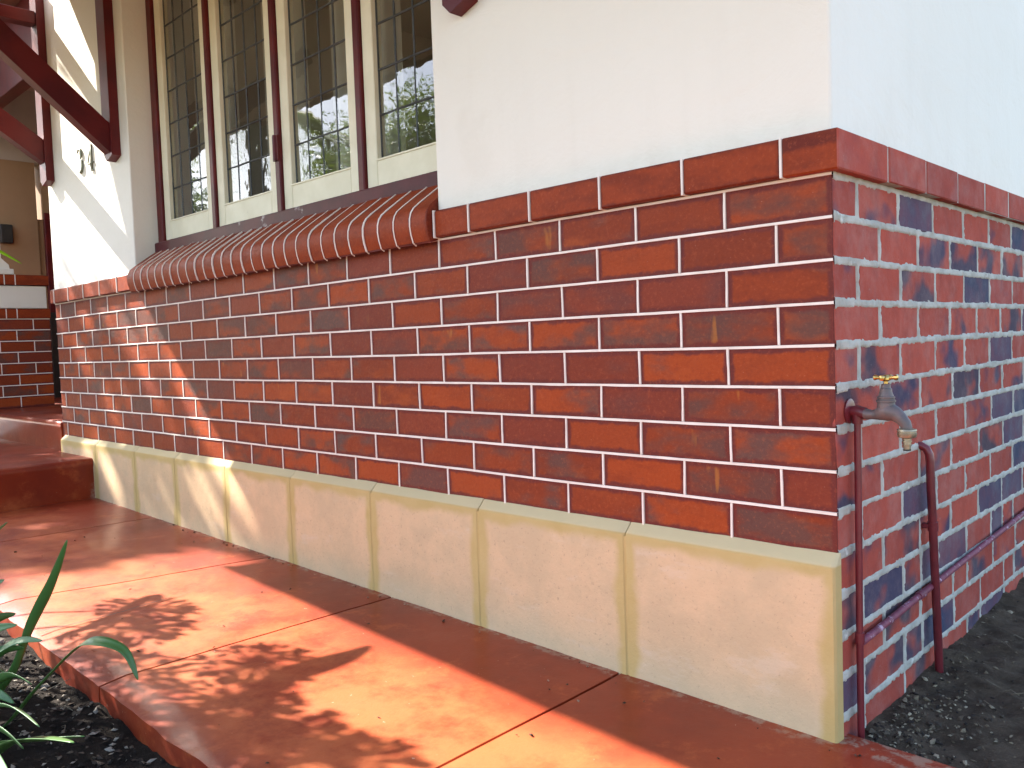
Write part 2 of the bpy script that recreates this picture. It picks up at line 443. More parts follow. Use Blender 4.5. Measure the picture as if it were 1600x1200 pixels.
# the ragged crack in one slab
cm = MB(); pts = []
for k in range(26):
    t = k/25; x = -2.0 + .016*math.sin(t*5) + .008*fbm(t*9, 2); y = -.925 + t*.50
    pts.append((x, y, .0042*(1-t)**.6*(.7+.6*abs(fbm(t*20, 7)))))
for k in range(25):
    (x0, y0, w0), (x1, y1, w1) = pts[k], pts[k+1]
    cm.add([(x0-w0, y0, pz(x0)+.0045), (x0+w0, y0, pz(x0)+.0045), (x1+w1, y1, pz(x1)+.0045), (x1-w1, y1, pz(x1)+.0045)], [(0, 1, 2, 3)])
cm.build('crack', m_black, path).location = (0, 0, 1.15)

# ---- two red steps up to the porch
def step(name, x0, x1, y0, y1, z0, z1, label, r=.022, bulge=0.0):
    prof = []
    b = bmesh.new(); n = 40; rows = []
    # plan outline: right edge, front edge
    def ring(ins, z):
        out = []
        for k in range(n+1):
            t = k/n; out.append((x1 - ins + bulge*math.sin(math.pi*t) if bulge else x1-ins, y1 + (y0-y1+ins)*t, z))
        for k in range(1, n+1):
            t = k/n; out.append((x1-ins + (x0-x1+ins)*t, y0+ins, z))
        return out
    prof = [(0.006, z0), (0.006, z1-.05), (0, z1-.036), (0, z1-r)] + [(r-r*math.cos(a), z1-r+r*math.sin(a)) for a in (.4, .8, 1.2, math.pi/2)]
    rings = [[b.verts.new(p) for p in ring(i, z)] for i, z in prof]
    for a, c in zip(rings[:-1], rings[1:]):
        for k in range(len(a)-1): b.faces.new((a[k], a[k+1], c[k+1], c[k]))
    back = b.verts.new((x0, y1, z1))
    b.faces.new(rings[-1] + [back])
    bmesh.ops.recalc_face_normals(b, faces=b.faces[:])
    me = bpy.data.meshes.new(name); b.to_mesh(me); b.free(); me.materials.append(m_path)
    o = link(name, me); autosmooth(o, 50); tag(o, label, kind='structure'); return o
step('step', -9.0, -4.10, -1.05, -.004, -1.4, -.865, 'low glossy red step at the end of the path', bulge=.012)
step('porch_floor', -9.0, -4.655, -.012, 2.4, -1.0, -.69, 'glossy red porch floor above the step')

# ================================================================== HOUSE
house = empty('house', (0, 0, -1.2)); tag(house, 'old brick and cream stucco house with leadlight windows', 'house')
HO = (0, 0, 1.2)
def part(mb, name, mat, parent=house, smooth=None):
    o = mb.build(name, mat, parent)
    if parent is house: o.location = HO
    if smooth: autosmooth(o, smooth)
    return o

# ---- front brick wall: core, bricks, coping, pointing
core = MB(); core.box(-4.648, -.008, .0045, .25, -1.35, .08)
wall = part(core, 'brick_wall', m_bed); wall['label'] = 'smooth tuck-pointed front brickwork with thin cream joints'

def brick_mesh(name, L, H, D, c, mat, jit=0.0, axis='x', seed=0):
    m = MB()
    if axis == 'x': m.box(-L/2, L/2, 0, D, -H/2, H/2, c)
    else: m.box(-D, 0, -L/2, L/2, -H/2, H/2, c)
    if jit:
        rr = random.Random(seed)
        m.v = [(x + rr.uniform(-jit, jit)*.5, y + rr.uniform(-jit, jit), z + rr.uniform(-jit, jit)) for x, y, z in m.v]
    me = bpy.data.meshes.new(name); me.from_pydata(m.v, [], m.f)
    b = bmesh.new(); b.from_mesh(me); bmesh.ops.recalc_face_normals(b, faces=b.faces[:]); b.to_mesh(me); b.free()
    me.materials.append(mat)
    fattr(me, 'hl', L/2); fattr(me, 'hh', H/2)
    return me
S = .24; XL = -4.65
cache = {}
def fb(L):
    k = round(L, 3)
    if k not in cache: cache[k] = brick_mesh('brick', L-.003, C-.003, .05, .0012, m_front)
    return cache[k]
vjoints = []
for row in range(9):
    zc = -(row+.5)*C
    if row == 8: pass
    x = 0.0; first = S if row % 2 == 0 else S/2
    while x > XL + .02:
        L = first if x == 0 else S
        L = min(L, x - XL)
        o = link('brick', fb(L), wall)
        ex = .001 if x == 0 else 0
        o.location = (x - L/2, R.uniform(-.0007, .0007), zc); o.rotation_euler = (R.uniform(-.003, .003), 0, R.uniform(-.002, .002))
        x -= L
        if x > XL + .02: vjoints.append((x + R.uniform(-.0012, .0012), row))

def coping_run(x0, x1, joints, parent):
    xs = [x1] + [j for j in joints if x0 < j < x1] + [x0]
    for a, b in zip(xs[:-1], xs[1:]):
        L = a-b; key = ('cop', round(L, 3))
        if key not in cache:
            cache[key] = brick_mesh('coping_brick', L-.003, .0795, .07, .004, m_cop)
        o = link('coping_brick', cache[key], parent); o.location = ((a+b)/2, -.022 + R.uniform(-.001, .001), .0435)
js = [-.098-.2365*k for k in range(30)]
coping_run(-1.196, -.098, js, wall)
coping_run(-4.668, -3.455, js, wall)
# corner coping brick turns the corner
cb = MB(); cb.box(-.0965, .022, -.022, .236, .0037, .0832, .003)
o = cb.build('coping_brick', m_cop, wall); fattr(o.data, 'hl', .5); fattr(o.data, 'hh', .06); o.data.materials.append(m_sidecop)
for f_ in o.data.polygons:
    if f_.normal.x > .5 or f_.center.y > .05: f_.material_index = 1

# raised cream ribbon pointing
pt = MB()
def ribbon(p0, p1, wid, proud, horizontal, n):
    hw = wid/2
    for k in range(n):
        a = k/n; b_ = (k+1)/n
        def P(t):
            x = p0[0]+(p1[0]-p0[0])*t; z = p0[1]+(p1[1]-p0[1])*t
            if horizontal: z += .0012*fbm(x*3.0, z*5, 1.5); wv = hw*(1+.16*fbm(x*14, z*9, 2))
            else: x += .0010*fbm(x*9, z*12, 1.2); wv = hw*(1+.16*fbm(x*9, z*30, 2))
            return x, z, wv
        xa, za, wa = P(a); xb, zb, wb = P(b_)
        if horizontal:
            pts = [(xa, .004, za-wa), (xa, -proud, za-wa*.8), (xa, -proud, za+wa*.8), (xa, .004, za+wa),
                   (xb, .004, zb-wb), (xb, -proud, zb-wb*.8), (xb, -proud, zb+wb*.8), (xb, .004, zb+wb)]
        else:
            pts = [(xa-wa, .004, za), (xa-wa*.8, -proud, za), (xa+wa*.8, -proud, za), (xa+wa, .004, za),
                   (xb-wb, .004, zb), (xb-wb*.8, -proud, zb), (xb+wb*.8, -proud, zb), (xb+wb, .004, zb)]
        pt.add(pts, [(0, 1, 5, 4), (1, 2, 6, 5), (2, 3, 7, 6)])
for row in range(9):
    z = -row*C
    ribbon((XL+.002, z), (-.0002, z), .0070, .0030, True, 150)
for x, row in vjoints:
    zt, zb = -row*C-.0032, -(row+1)*C+.0032
    tilt = R.uniform(-.0016, .0016)
    ribbon((x, zt), (x+tilt, zb), .0060, .0026, False, 5)
part(pt, 'pointing', m_point, wall)
# coping joints: wrap the front face
for j in js + [-1.1955]:
    if -1.197 < j <= -.09 or -4.6 < j < -3.5:
        cj = MB(); cj.box(j-.0026, j+.0026, -.0252, .02, .002, .0838, .001)
        part(cj, 'coping_joint', m_point, wall)

# ---- side brick wall
YE = 1.92
def halfw(y, z): return .0080 + .004*max(0, 1-y/.12) + .0036*fbm(y*22, z*22, 5.0) + .002*fbm(y*70, z*70, 8.0)
def side_rows():
    out = []
    for row in range(14):
        v = 0.0; first = S/2 if row % 2 == 0 else S
        segs = []
        while v < YE - .01:
            L = first if v == 0 else S + R.uniform(-.008, .008)
            if row > 8 and R.random() < .25: L = S/2
            L = min(L, YE - v); segs.append((v, v+L)); v += L
        out.append(segs)
    return out
rows = side_rows()
sm = MB()
ny_, nz_ = 400, 285; ztop, zbot = .004, -1.30
vs = []
for j in range(nz_+1):
    z = ztop + (zbot-ztop)*j/nz_
    row = min(13, max(0, int(-z/C)))
    segs = rows[row]
    for i in range(ny_+1):
        y = YE*i/ny_
        dz = min(abs(z + row*C), abs(z + (row+1)*C))
        dv = min(min(abs(y-a) if a > .01 else 9, abs(y-b)) for a, b in segs if a-.02 <= y <= b+.02)
        hw = halfw(y, z); d = min(dz - .0018, dv)
        t = max(0, min(1, (hw + .003 - d)/.005))
        x = -.012 + t*(.0125 + .0022*fbm(y*40, z*40, 3) + .001)
        vs.append((x, y + (.0006 if y < .002 else 0), z))
fs = []
for j in range(nz_):
    for i in range(ny_):
        a = j*(ny_+1)+i; fs.append((a, a+ny_+1, a+ny_+2, a+1))
sm.add(vs, fs)
sw = sm.build('brick_wall', m_mortar, house, True, False); sw.location = HO
sw['label'] = 'common flashed side brickwork with rough grey mortar'
svar = {}
def sb(L, k):
    key = (round(L, 2), k)
    if key not in svar: svar[key] = brick_mesh('brick', L-.010, C-.0095, .05, .0022, m_side, .0016, 'y', hash(key) % 999)
    return svar[key]
for row, segs in enumerate(rows):
    zc = -(row+.5)*C
    for a, b_ in segs:
        o = link('brick', sb(b_-a, R.randrange(3)), sw)
        yy = (a+b_)/2 + (-.003 if a == 0 else 0)
        o.location = (R.uniform(-.0014, .0004) if a > 0 else -.0004, yy if a > 0 else (b_-a-.010)/2+.0016, zc + R.uniform(-.001, .001))
        o.rotation_euler = (R.uniform(-.006, .006), R.uniform(-.004, .004), R.uniform(-.004, .004))
# side coping, one brick proud
v = .24
while v < 4.9:
    L = S if R.random() > .22 else S/2
    key = ('sc', round(L, 2))
    if key not in cache: cache[key] = brick_mesh('coping_brick', L-.009, .0795, .07, .003, m_sidecop, .0012, 'y', 4)
    o = link('coping_brick', cache[key], sw); o.location = (.022 + R.uniform(-.0015, .0015), v+L/2, .0435 + R.uniform(-.001, .001))
    v += L
b_ = MB(); b_.box(-.03, .0195, .238, 5.0, .005, .080); part(b_, 'coping_mortar', m_mortar, sw)
# the wall goes on past the frame
far = MB()
for row in range(14):
    y = YE + (.12 if row % 2 else 0)
    while y < 5.0:
        far.box(-.05, 0, y+.005, y+S-.005, -(row+1)*C+.005, -row*C-.005); y += S
o = part(far, 'far_brickwork', m_side, house); o['kind'] = 'stuff'; fattr(o.data, 'hl', .1); fattr(o.data, 'hh', .04)
b_ = MB(); b_.box(-.2, -.004, YE, 5.0, -1.35, .0); b_.box(-.24, -.013, .06, YE, -1.35, .0)
part(b_, 'side_core', m_mortar, house)

# ---- plinth with ruled panels
pl = MB(); pl.box(-4.60, -.03, -.0286, .004, -1.35, -.80); plinth = part(pl, 'plinth', m_plinth)
fattr(plinth.data, 'hl', .0); fattr(plinth.data, 'hh', .0)
def panel(x0, x1, lo=0, ro=0):
    L = x1-x0; H2 = .19; zc = -.985
    prof = [(-.031, -1.34), (-.0305, -1.18), (-.030, -.80), (-.0275, -.7925), (-.021, -.786), (.0, -.7685), (.0035, -.7685), (.0035, -1.34)]
    n = 10; b = bmesh.new(); rings = []
    ends = [(-L/2+.0012, .0035), (-L/2+.005, 0)] + [(-L/2+.005 + (L-.010)*k/n, 0) for k in range(1, n)] + [(L/2-.005, 0), (L/2-.0012, .0035)]
    if ro: ends = ends[:-2] + [(L/2-.010, 0), (L/2-.004, .001), (L/2, .006)]
    for xx, ins in ends:
        ring = []
        for (y, z) in prof:
            wv = .0018*fbm((x0+x1)/2*3+xx*5, z*5, 3) + .0008*fbm(xx*30, z*30, 7)
            inner = y > 0
            ring.append(b.verts.new((xx, (y + (0 if inner else min(ins, max(0, -y))) + (0 if inner or y == 0 else wv)), z - zc + (0 if z < -1 else .003*fbm(x0*9+xx*6, 4.0)))))
        rings.append(ring)
    k = len(prof)
    for a, c in zip(rings[:-1], rings[1:]):
        for i in range(k): b.faces.new((a[i], a[(i+1) % k], c[(i+1) % k], c[i]))
    b.faces.new(rings[0]); b.faces.new(rings[-1][::-1])
    bmesh.ops.recalc_face_normals(b, faces=b.faces[:])
    me = bpy.data.meshes.new('plinth_panel'); b.to_mesh(me); b.free(); me.materials.append(m_plinth)
    fattr(me, 'hl', L/2); fattr(me, 'hh', -.79-zc)
    o = link('plinth_panel', me, plinth); o.location = ((x0+x1)/2, 0, zc); autosmooth(o, 35)
px_ = [.004, -.52, -1.046, -1.565, -2.07, -2.585, -3.07, -3.53, -4.06, -4.615]
for a, b_ in zip(px_[:-1], px_[1:]): panel(b_, a, ro=(a > 0))

# ---- stucco above
st = MB()
st.box(-4.65, -3.455, .0, .25, .0835, 2.2, .004)
st.box(-3.453, -1.202, .002, .25, 1.86, 2.2)
st.prism([(-1.196, 0), (-.006, 0), (-.0018, .0018), (0, .006), (0, 5.0), (-.25, 5.0), (-.25, .25), (-1.2, .25), (-1.2, .004)], 'z', .0835, 2.2)
stucco = part(st, 'stucco_wall', m_stucco)

# ---- brick-on-edge window sill
prof = [(.0975, .189), (.055, .160), (-.006, .117), (-.026, .101), (-.037, .086), (-.043, .067), (-.044, .045), (-.040, .020), (-.032, -.005), (.0, -.001), (.0975, .06)]
sillm = MB(); sp = [(y + (.004 if i < 9 else 0), z - (.004 if i < 9 else 0)) for i, (y, z) in enumerate(prof)]
sillm.prism(sp, 'x', -3.453, -1.203); sill = part(sillm, 'brick_sill', m_bed, smooth=40)
NS = 28; pitch = (3.455-1.2)/NS
bm_ = MB(); c_ = .0016; Lb = pitch-.0035
def prr(ins): return [(y + ins*.9, z - ins*.6) if i < 9 else (y, z) for i, (y, z) in enumerate(prof)]
n = len(prof)
for xx, ins in ((-Lb/2, c_), (-Lb/2+c_, 0), (Lb/2-c_, 0), (Lb/2, c_)): bm_.v += [(xx, y, z) for y, z in prr(ins)]
for r_ in range(3):
    for i in range(n): bm_.f.append((r_*n+i, r_*n+(i+1) % n, (r_+1)*n+(i+1) % n, (r_+1)*n+i))
bm_.f += [tuple(range(n-1, -1, -1)), tuple(range(3*n, 4*n))]
me = bpy.data.meshes.new('sill_brick'); me.from_pydata(bm_.v, [], bm_.f)
bb = bmesh.new(); bb.from_mesh(me); bmesh.ops.recalc_face_normals(bb, faces=bb.faces[:]); bb.to_mesh(me); bb.free()
me.materials.append(m_cop); fattr(me, 'hl', Lb/2); fattr(me, 'hh', .3)
first = True
for k in range(NS):
    o = link('sill_brick', me, sill)
    if first: autosmooth(o, 30); first = False
    o.location = (-3.455 + pitch*(k+.5), R.uniform(-.0028, .0028), R.uniform(-.0016, .0016)); o.rotation_euler = (R.uniform(-.012, .012), 0, R.uniform(-.006, .006))
rp = MB()
po = [(y - (.0022 if i < 9 else 0), z + (.0022 if i < 9 and i < 6 else 0)) for i, (y, z) in enumerate(prof[:9])]
for k in range(1, NS):
    x = -3.455 + pitch*k
    pi_ = [(y+.012, z-.008) for y, z in po[::-1]]
    rp.prism(po + pi_, 'x', x-.0023, x+.0023)
part(rp, 'sill_pointing', m_point, sill)

# ---- leadlight window
fr = MB()
fr.box(-3.4545, -1.19, .098, .21, .160, .236, .004)
wf = part(fr, 'window_frame', m_trim2); wf['label'] = 'dark red timber sill and mullions of the window'
GX = [-3.135 + .557*k for k in range(4)]
def post(x0, x1, name='mullion'):
    m = MB(); m.box(x0, x1, .118, .205, .2365, 1.858, .004); part(m, name, m_trim, wf)
post(-3.4545, -3.398, 'jamb'); post(-1.205, -1.15, 'jamb')
for k in range(3): post(GX[k]+.2605, GX[k]+.2965)
NR = 9; PW, PH = .0993, .1553
pane_me = []
for k in range(1):
    m = MB(); m.box(-PW/2+.001, PW/2-.001, -.0015, .0015, -PH/2+.001, PH/2-.001)
    me = bpy.data.meshes.new('pane'); me.from_pydata(m.v, [], m.f)
    b = bmesh.new(); b.from_mesh(me); bmesh.ops.recalc_face_normals(b, faces=b.faces[:]); b.to_mesh(me); b.free()
    me.materials.append(m_glass); pane_me.append(me)
for k, gx in enumerate(GX):
    m = MB(); hw = .2585; gw = .1985; z0, z1 = .238, 1.856; gz0 = .335; gz1 = gz0 + NR*PH
    m.box(gx-hw, gx-gw, .132, .175, z0, z1, .003); m.box(gx+gw, gx+hw, .132, .175, z0, z1, .003)
    m.box(gx-gw, gx+gw, .1325, .175, z0, gz0-.004, .003); m.box(gx-gw, gx+gw, .1325, .175, gz1, z1, .003)
    win = part(m, 'window', m_cream)
    win['label'] = 'cream casement with leadlight panes'
    b2 = MB()                                     # putty bead round the glass
    b2.prism([(.134, gz0-.004), (.131, gz0-.0035), (.131, gz0+.002), (.150, gz0+.006), (.150, gz0-.004)], 'x', gx-gw-.008, gx+gw+.006)
    part(b2, 'glazing_bead', m_cream, win)
    lc = MB()
    for i in range(1, 4):
        x = gx - gw + PW*i
        lc.tube([(x + .0015*fbm(k*7+i*3, t), .1545, gz0 + (gz1-gz0)*t/18) for t in range(19)], .0042, 6)
    for j in range(1, NR):
        z = gz0 + PH*j
        lc.tube([(gx-gw + 2*gw*t/8, .1545, z + .0018*fbm(k*5+j*2.3, t*.7)) for t in range(9)], .0044, 6)
    for xx in (gx-gw+.002, gx+gw-.002): lc.tube([(xx, .1545, gz0), (xx, .1545, gz1)], .004, 6)
    for zz in (gz0+.002, gz1-.002): lc.tube([(gx-gw, .1545, zz), (gx+gw, .1545, zz)], .004, 6)
    part(lc, 'lead_came', m_lead, win, 60)
    for i in range(4):
        for j in range(NR):
            o = link('pane', pane_me[0], win)
            o.location = (gx - gw + PW*(i+.5), .1545, gz0 + PH*(j+.5))
            o.rotation_euler = (R.gauss(0, .004), 0, R.gauss(0, .004))
    if k in (1, 3):
        hm = MB(); hx = gx + (.2785 if k == 1 else -.2785); 
        for zz in (.44, 1.5):
            hm.tube([(hx, .112, zz), (hx, .112, zz+.1)], .009, 8); hm.box(hx-.02, hx+.02, .112, .119, zz, zz+.1)
        if k == 1: part(hm, 'hinge', m_trim, win, 40)
# catches seen through the glass, on the room side
for k, gx in enumerate(GX):
    pass
# room behind
rm = MB()
rm.box(-4.65, -3.9, 3.4, 3.45, -.7, 2.2); rm.box(-1.4, -.26, 3.4, 3.45, -.7, 2.2); rm.box(-3.9, -1.4, 3.4, 3.45, -.7, .1); rm.box(-4.65, -4.6, .26, 3.4, -.7, 2.2); rm.box(-.30, -.26, .26, 3.4, -.7, 2.2)  # gap in the back wall, added to let sky light into the room
rm.box(-4.6, -.3, .26, 3.4, -.72, -.68); rm.box(-4.6, -.3, .26, 3.4, 2.19, 2.2)
rm.box(-3.46, -1.19, .215, .255, .0, .238); rm.box(-3.46, -1.19, .215, .25, 1.858, 2.19)
part(rm, 'room', m_in)
def curtain(x0, x1, y, name='curtain'):
    m = MB(); n = 60; vs = []
    for zz in (.1, 2.0):
        for i in range(n+1):
            t = i/n; vs.append((x0+(x1-x0)*t, y + .022*math.sin(t*(x1-x0)*62) + .008*math.sin(t*31), zz))
    fs = [(i, i+1, n+2+i, n+1+i) for i in range(n)]
    m.add(vs, fs); part(m, name, m_curt, house, 80)
curtain(-3.42, -3.0, .33); curtain(-2.75, -2.42, .34); curtain(-2.2, -1.75, .33); curtain(-1.55, -1.2, .33)

# ---- hood over the window on three brackets, and the roof
z_at = lambda y: 1.80 + .4356*y
HX0, HX1 = -5.12, .5
def eave(x): return -1.07 - .05*(x-HX0)  # skewed so the eave's shadow edge slants along the path
def hood_sheet(name, e0, e1, zlo, zhi, mat, parent=house):
    # outline, left corner cut so sun reaches the pier, sloping to the eave
    P = [(-4.28, 0), (-4.46, -.19), (-4.74, -.28), (-5.30, -.56), (HX0, eave(HX0) - e0), (HX1, eave(HX1) - e0), (HX1, 0)]
    def z(x, y): return 1.80 + (z_at(-1.125)-1.80)*(y/eave(x))
    n_ = len(P); m = MB()
    m.add([(x, y - e1, z(x, y) + zlo) for x, y in P] + [(x, y - e1, z(x, y) + zhi) for x, y in P], [(i, (i+1) % n_, n_+(i+1) % n_, n_+i) for i in range(n_)] + [tuple(range(n_-1, -1, -1)), tuple(range(n_, 2*n_))])
    return part(m, name, mat, parent)
hood = hood_sheet('hood', 0, 0, 0, .05, m_soffit)
hood_sheet('hood_tiles', .035, .001, .054, .09, m_roof, hood)
m = MB(); a0, a1 = eave(HX0), eave(HX1); zf = z_at(-1.125)
m.add([(x, e+o, z) for x, e in ((HX0, a0), (HX1, a1)) for o, z in ((-.002, zf-.03), (-.025, zf-.03), (-.025, zf+.05), (-.002, zf+.05))], [(0, 1, 5, 4), (1, 2, 6, 5), (2, 3, 7, 6), (3, 0, 4, 7), (0, 3, 2, 1), (4, 5, 6, 7)])
part(m, 'fascia', m_trim, hood)
rr_ = MB(); rr_.box(-9.2, .1, .02, 5.2, 2.202, 2.32); part(rr_, 'roof', m_roof)
def bracket(x, zb, z0, slope, yend):
    m = MB(); hw = .05
    m.prism([(x-hw, zb+.03), (x-hw+.03, zb), (x+hw-.0, zb+.022), (x+hw, zb+.03), (x+hw, 1.76), (x-hw, 1.76)], 'y', -.045, -.0005)
    br = part(m, 'bracket', m_trim)
    b = MB(); ux = Vector((0, -1, slope)).normalized(); up = Vector((0, slope, 1)).normalized()
    p0 = Vector((x, -.045, z0 + .045*slope)); p1 = Vector((x, yend, z0 - slope*yend))
    q = [p0 - up*.055, p1 - up*.055, p1 + up*.055, p0 + up*.055]
    q[0].y = q[3].y = -.0455; q[0].z = z0 + .045*slope - .055/up.z; q[3].z = z0 + .045*slope + .055/up.z
    b.prism([(v_.y, v_.z) for v_ in q], 'x', x-.035, x+.035); part(b, 'brace', m_trim, br)
    a = MB(); a.box(x-.04, x+.04, -.36, -.046, 1.575, 1.645, .003); part(a, 'arm', m_trim, br)
bracket(-3.60, .648, .715, .87, -.80)
bracket(-4.575, .678, .835, .70, -1.0)
bracket(-1.045, .615, .70, .87, -.80)

# ---- porch beyond the pier
m = MB(); m.box(-8.3, -4.652, .28, .38, 1.67, 2.2, .004); part(m, 'porch_beam', m_trim)
m = MB(); m.box(-8.3, -4.652, .382, 2.4, 2.19, 2.2); part(m, 'porch_ceiling', m_ceil)
m = MB(); m.box(-8.2, -8.0, .30, .93, -.69, 1.52); m.box(-8.2, -8.0, .98, 2.4, 1.0, 1.52); m.box(-8.2, -8.03, .93, 2.4, -.69, 1.0)
part(m, 'porch_wall', m_brown)
m = MB(); m.box(-8.2, -8.002, .30, 2.4, 1.521, 2.19); part(m, 'porch_frieze', m_ceil)
m = MB(); m.box(-8.03, -7.98, .985, 1.06, -.69, .985, .004); m.box(-8.03, -7.98, .985, 1.9, .986, 1.06, .004); dj = part(m, 'door_frame', m_trim)
m = MB(); m.box(-8.028, -8.0, 1.06, 1.88, -.688, .985); part(m, 'door', m_trim)
m = MB(); m.box(-8.2, -4.652, 2.4, 2.5, -.69, 2.2); part(m, 'porch_back_wall', m_brown)
m = MB(); m.box(-8.0, -7.93, .60, .70, .75, .92, .006); part(m, 'wall_fitting', m_black)
m = MB(); m.box(-7.99, -7.96, .98, 2.38, -.69, .12); part(m, 'shade_panel', m_black)  # black panel standing in for shade on the lower porch wall

# ================================================================== PORCH BALUSTRADE
pw = empty('porch_wall', (-6.6, 0, -.69)); tag(pw, 'low red brick porch wall with a pale render panel and brick capping', 'wall')
PO = Vector((6.6, 0, .69))
def pp(mb, name, mat, parent=pw):
    o = mb.build(name, mat, parent)
    if parent is pw: o.location = PO
    return o
YP = .556
m = MB(); m.box(-6.78, -6.604, -.7, YP-.004, -.70, .08); bwall = pp(m, 'brick_wall', m_bed)
m = MB(); m.box(-6.78, -6.598, -.7, YP-.012, .083, .258, .004); pp(m, 'render_panel', m_stucco)
def pbrick(name, y0, y1, z0, z1, x, mat):
    L = y1-y0; H = z1-z0; key = (name, round(L, 3), round(H, 3))
    if key not in cache:
        mm = MB(); mm.box(-.05, 0, -L/2+.0015, L/2-.0015, -H/2+.0015, H/2-.0015, .0015)
        me = bpy.data.meshes.new(name); me.from_pydata(mm.v, [], mm.f); me.materials.append(mat)
        b = bmesh.new(); b.from_mesh(me); bmesh.ops.recalc_face_normals(b, faces=b.faces[:]); b.to_mesh(me); b.free()
        fattr(me, 'hl', .3); fattr(me, 'hh', H/2); cache[key] = me
    o = link(name, cache[key], bwall); o.location = (x, (y0+y1)/2, (z0+z1)/2)
ppt = MB()
for row in range(8):
    z1 = 0.0 - row*C; y = YP; firstL = S if row % 2 else S/2
    while y > -.68:
        L = firstL if y == YP else S
        pbrick('brick', y-L, y, z1-C, z1, -6.6, m_front); y -= L
        if y > -.68: ppt.box(-6.602, -6.5972, y-.003, y+.003, z1-C+.003, z1-.003)
    ppt.box(-6.602, -6.597, -.7, YP, z1-.0035, z1+.0035)
for (za, zb, xx) in ((.003, .082, -6.588), (.262, .345, -6.585)):
    y = YP + .008
    for k in range(9):
        L = S if k % 3 != 1 else .075
        pbrick('coping_brick', y-L, y, za, zb, xx, m_cop); y -= L
        ppt.box(xx-.002, xx+.003, y-.003, y+.003, za, zb)
m = MB(); m.box(-6.78, -6.63, -.7, YP, .003, .082); m.box(-6.79, -6.63, -.7, YP+.008, .262, .345); pp(m, 'coping_core', m_bed)
pp(ppt, 'pointing', m_point)
m = MB()
m.box(-6.78, -6.60, -.02, .325, .3455, .388, .004)
m.prism([(.30, .3885), (.295, .42), (.262, .452), (.245, .47), (.24, 2.18), (-.06, 2.18), (-.06, .3885)], 'x', -6.765, -6.615)
pp(m, 'column', m_stucco)

# ================================================================== HOUSE NUMBER
hn = empty('house_number', (-4.03, -.01, .73)); tag(hn, 'bronze house number 34 on the sunlit cream pier', 'house number')
def digit(strokes, cx, cz, h):
    m = MB()
    for s_, rad in [(a_, [q*.68 for q in b_]) for a_, b_ in strokes]:
        m.tube([(cx + a*h, -.0055, cz + b*h) for a, b in s_], [r_*h for r_ in rad], 8, True, 1.0)
    o = m.build('digit', m_digit, hn, True); o.location = (4.03, .01, -.73)
def arc(cx, cz, r, a0, a1, n=12, sx=1.0):
    return [(cx + sx*r*math.cos(math.radians(a0+(a1-a0)*k/n)), cz + r*math.sin(math.radians(a0+(a1-a0)*k/n))) for k in range(n+1)]
a1 = arc(0, .24, .22, 160, -80); a2 = arc(0, -.24, .27, 80, -160)
w1 = [.035+.045*math.sin(math.pi*k/12) for k in range(13)]
digit([(a1, w1), (a2, w1)], -4.10, .742, .128)
digit([([(.10, .5), (-.28, -.18), (-.29, -.2), (.32, -.2)], [.04, .04, .045, .04]), ([(.10, .52), (.11, -.5)], [.06, .06]), ([(-.04, -.5), (.26, -.5)], [.04, .04])], -3.945, .727, .135)

# ================================================================== TAP AND PIPES
TY = .058
tap = empty('garden_tap', (.02, TY, -1.19)); tag(tap, 'garden tap with brass handle on its red riser pipe by the corner', 'tap')
TO = Vector((-.02, -TY, 1.19))
def tp(mb, name, mat, parent=tap, sm=40):
    o = mb.build(name, mat, parent)
    if parent is tap: o.location = TO
    autosmooth(o, sm); return o
m = MB(); m.tube([(.017, TY+.006, -.500), (.017, TY+.004, -.72), (.017, TY+.001, -.93), (.0175, TY, -1.28)], .0072, 12)
m.tube([(.017, TY+.001, -.945), (.017, TY+.001, -.968)], .0098, 12)
rz = tp(m, 'riser_pipe', m_pipe)
m = MB(); m.lathe([(0, .026), (.003, .026), (.0045, .022), (.005, .012)], (.0005, TY+.004, -.482), (1, 0, 0), 18)
m.tube([(.003, TY+.004, -.482), (.016, TY+.005, -.482), (.034, TY+.004, -.486)], [.010, .0128, .0122], 12)
m.tube([(.017, TY+.006, -.484), (.017, TY+.006, -.508)], [.0122, .0105], 12)
tp(m, 'elbow', m_pipe)
m = MB()
m.tube([(.034, TY, -.487), (.040, TY, -.487), (.050, TY, -.4875), (.060, TY, -.487), (.071, TY, -.4815), (.083, TY, -.480), (.095, TY, -.485), (.106, TY, -.494), (.1135, TY, -.503), (.1165, TY, -.512), (.1165, TY, -.516)],
       [.0105, .0112, .0095, .0115, .018, .0195, .0155, .0125, .0115, .0105, .0103], 14)
m.lathe([(0, .0175), (.012, .0172), (.018, .0165), (.019, .0185), (.023, .0185), (.024, .0160), (.0265, .0160), (.0275, .0172), (.030, .0170), (.031, .0145), (.040, .0118), (.0455, .0112), (.047, .0095), (.055, .0085), (.056, .004)], (.077, TY, -.480), (0, 0, 1), 16)
body = tp(m, 'tap_body', m_tap)
m = MB(); m.tube([(.077, TY, -.4345), (.077, TY, -.410)], .0042, 10)
m.lathe([(0, .005), (.003, .0095), (.007, .0098), (.010, .0085), (.0125, .006), (.0135, .001)], (.077, TY, -.4195), (0, 0, 1), 14)
for sx in (-1, 1):
    m.tube([(.077+sx*.006, TY, -.4125), (.077+sx*.015, TY, -.4118), (.077+sx*.0185, TY, -.4118), (.077+sx*.0225, TY, -.4118), (.077+sx*.0242, TY, -.4118)], [.0046, .0038, .0056, .0056, .003], 10)
    m.tube([(.077, TY+sx*.006, -.4125), (.077, TY+sx*.015, -.4118), (.077, TY+sx*.0185, -.4118), (.077, TY+sx*.0225, -.4118), (.077, TY+sx*.0242, -.4118)], [.0046, .0038, .0056, .0056, .003], 10)
tp(m, 'tap_handle', m_brass)
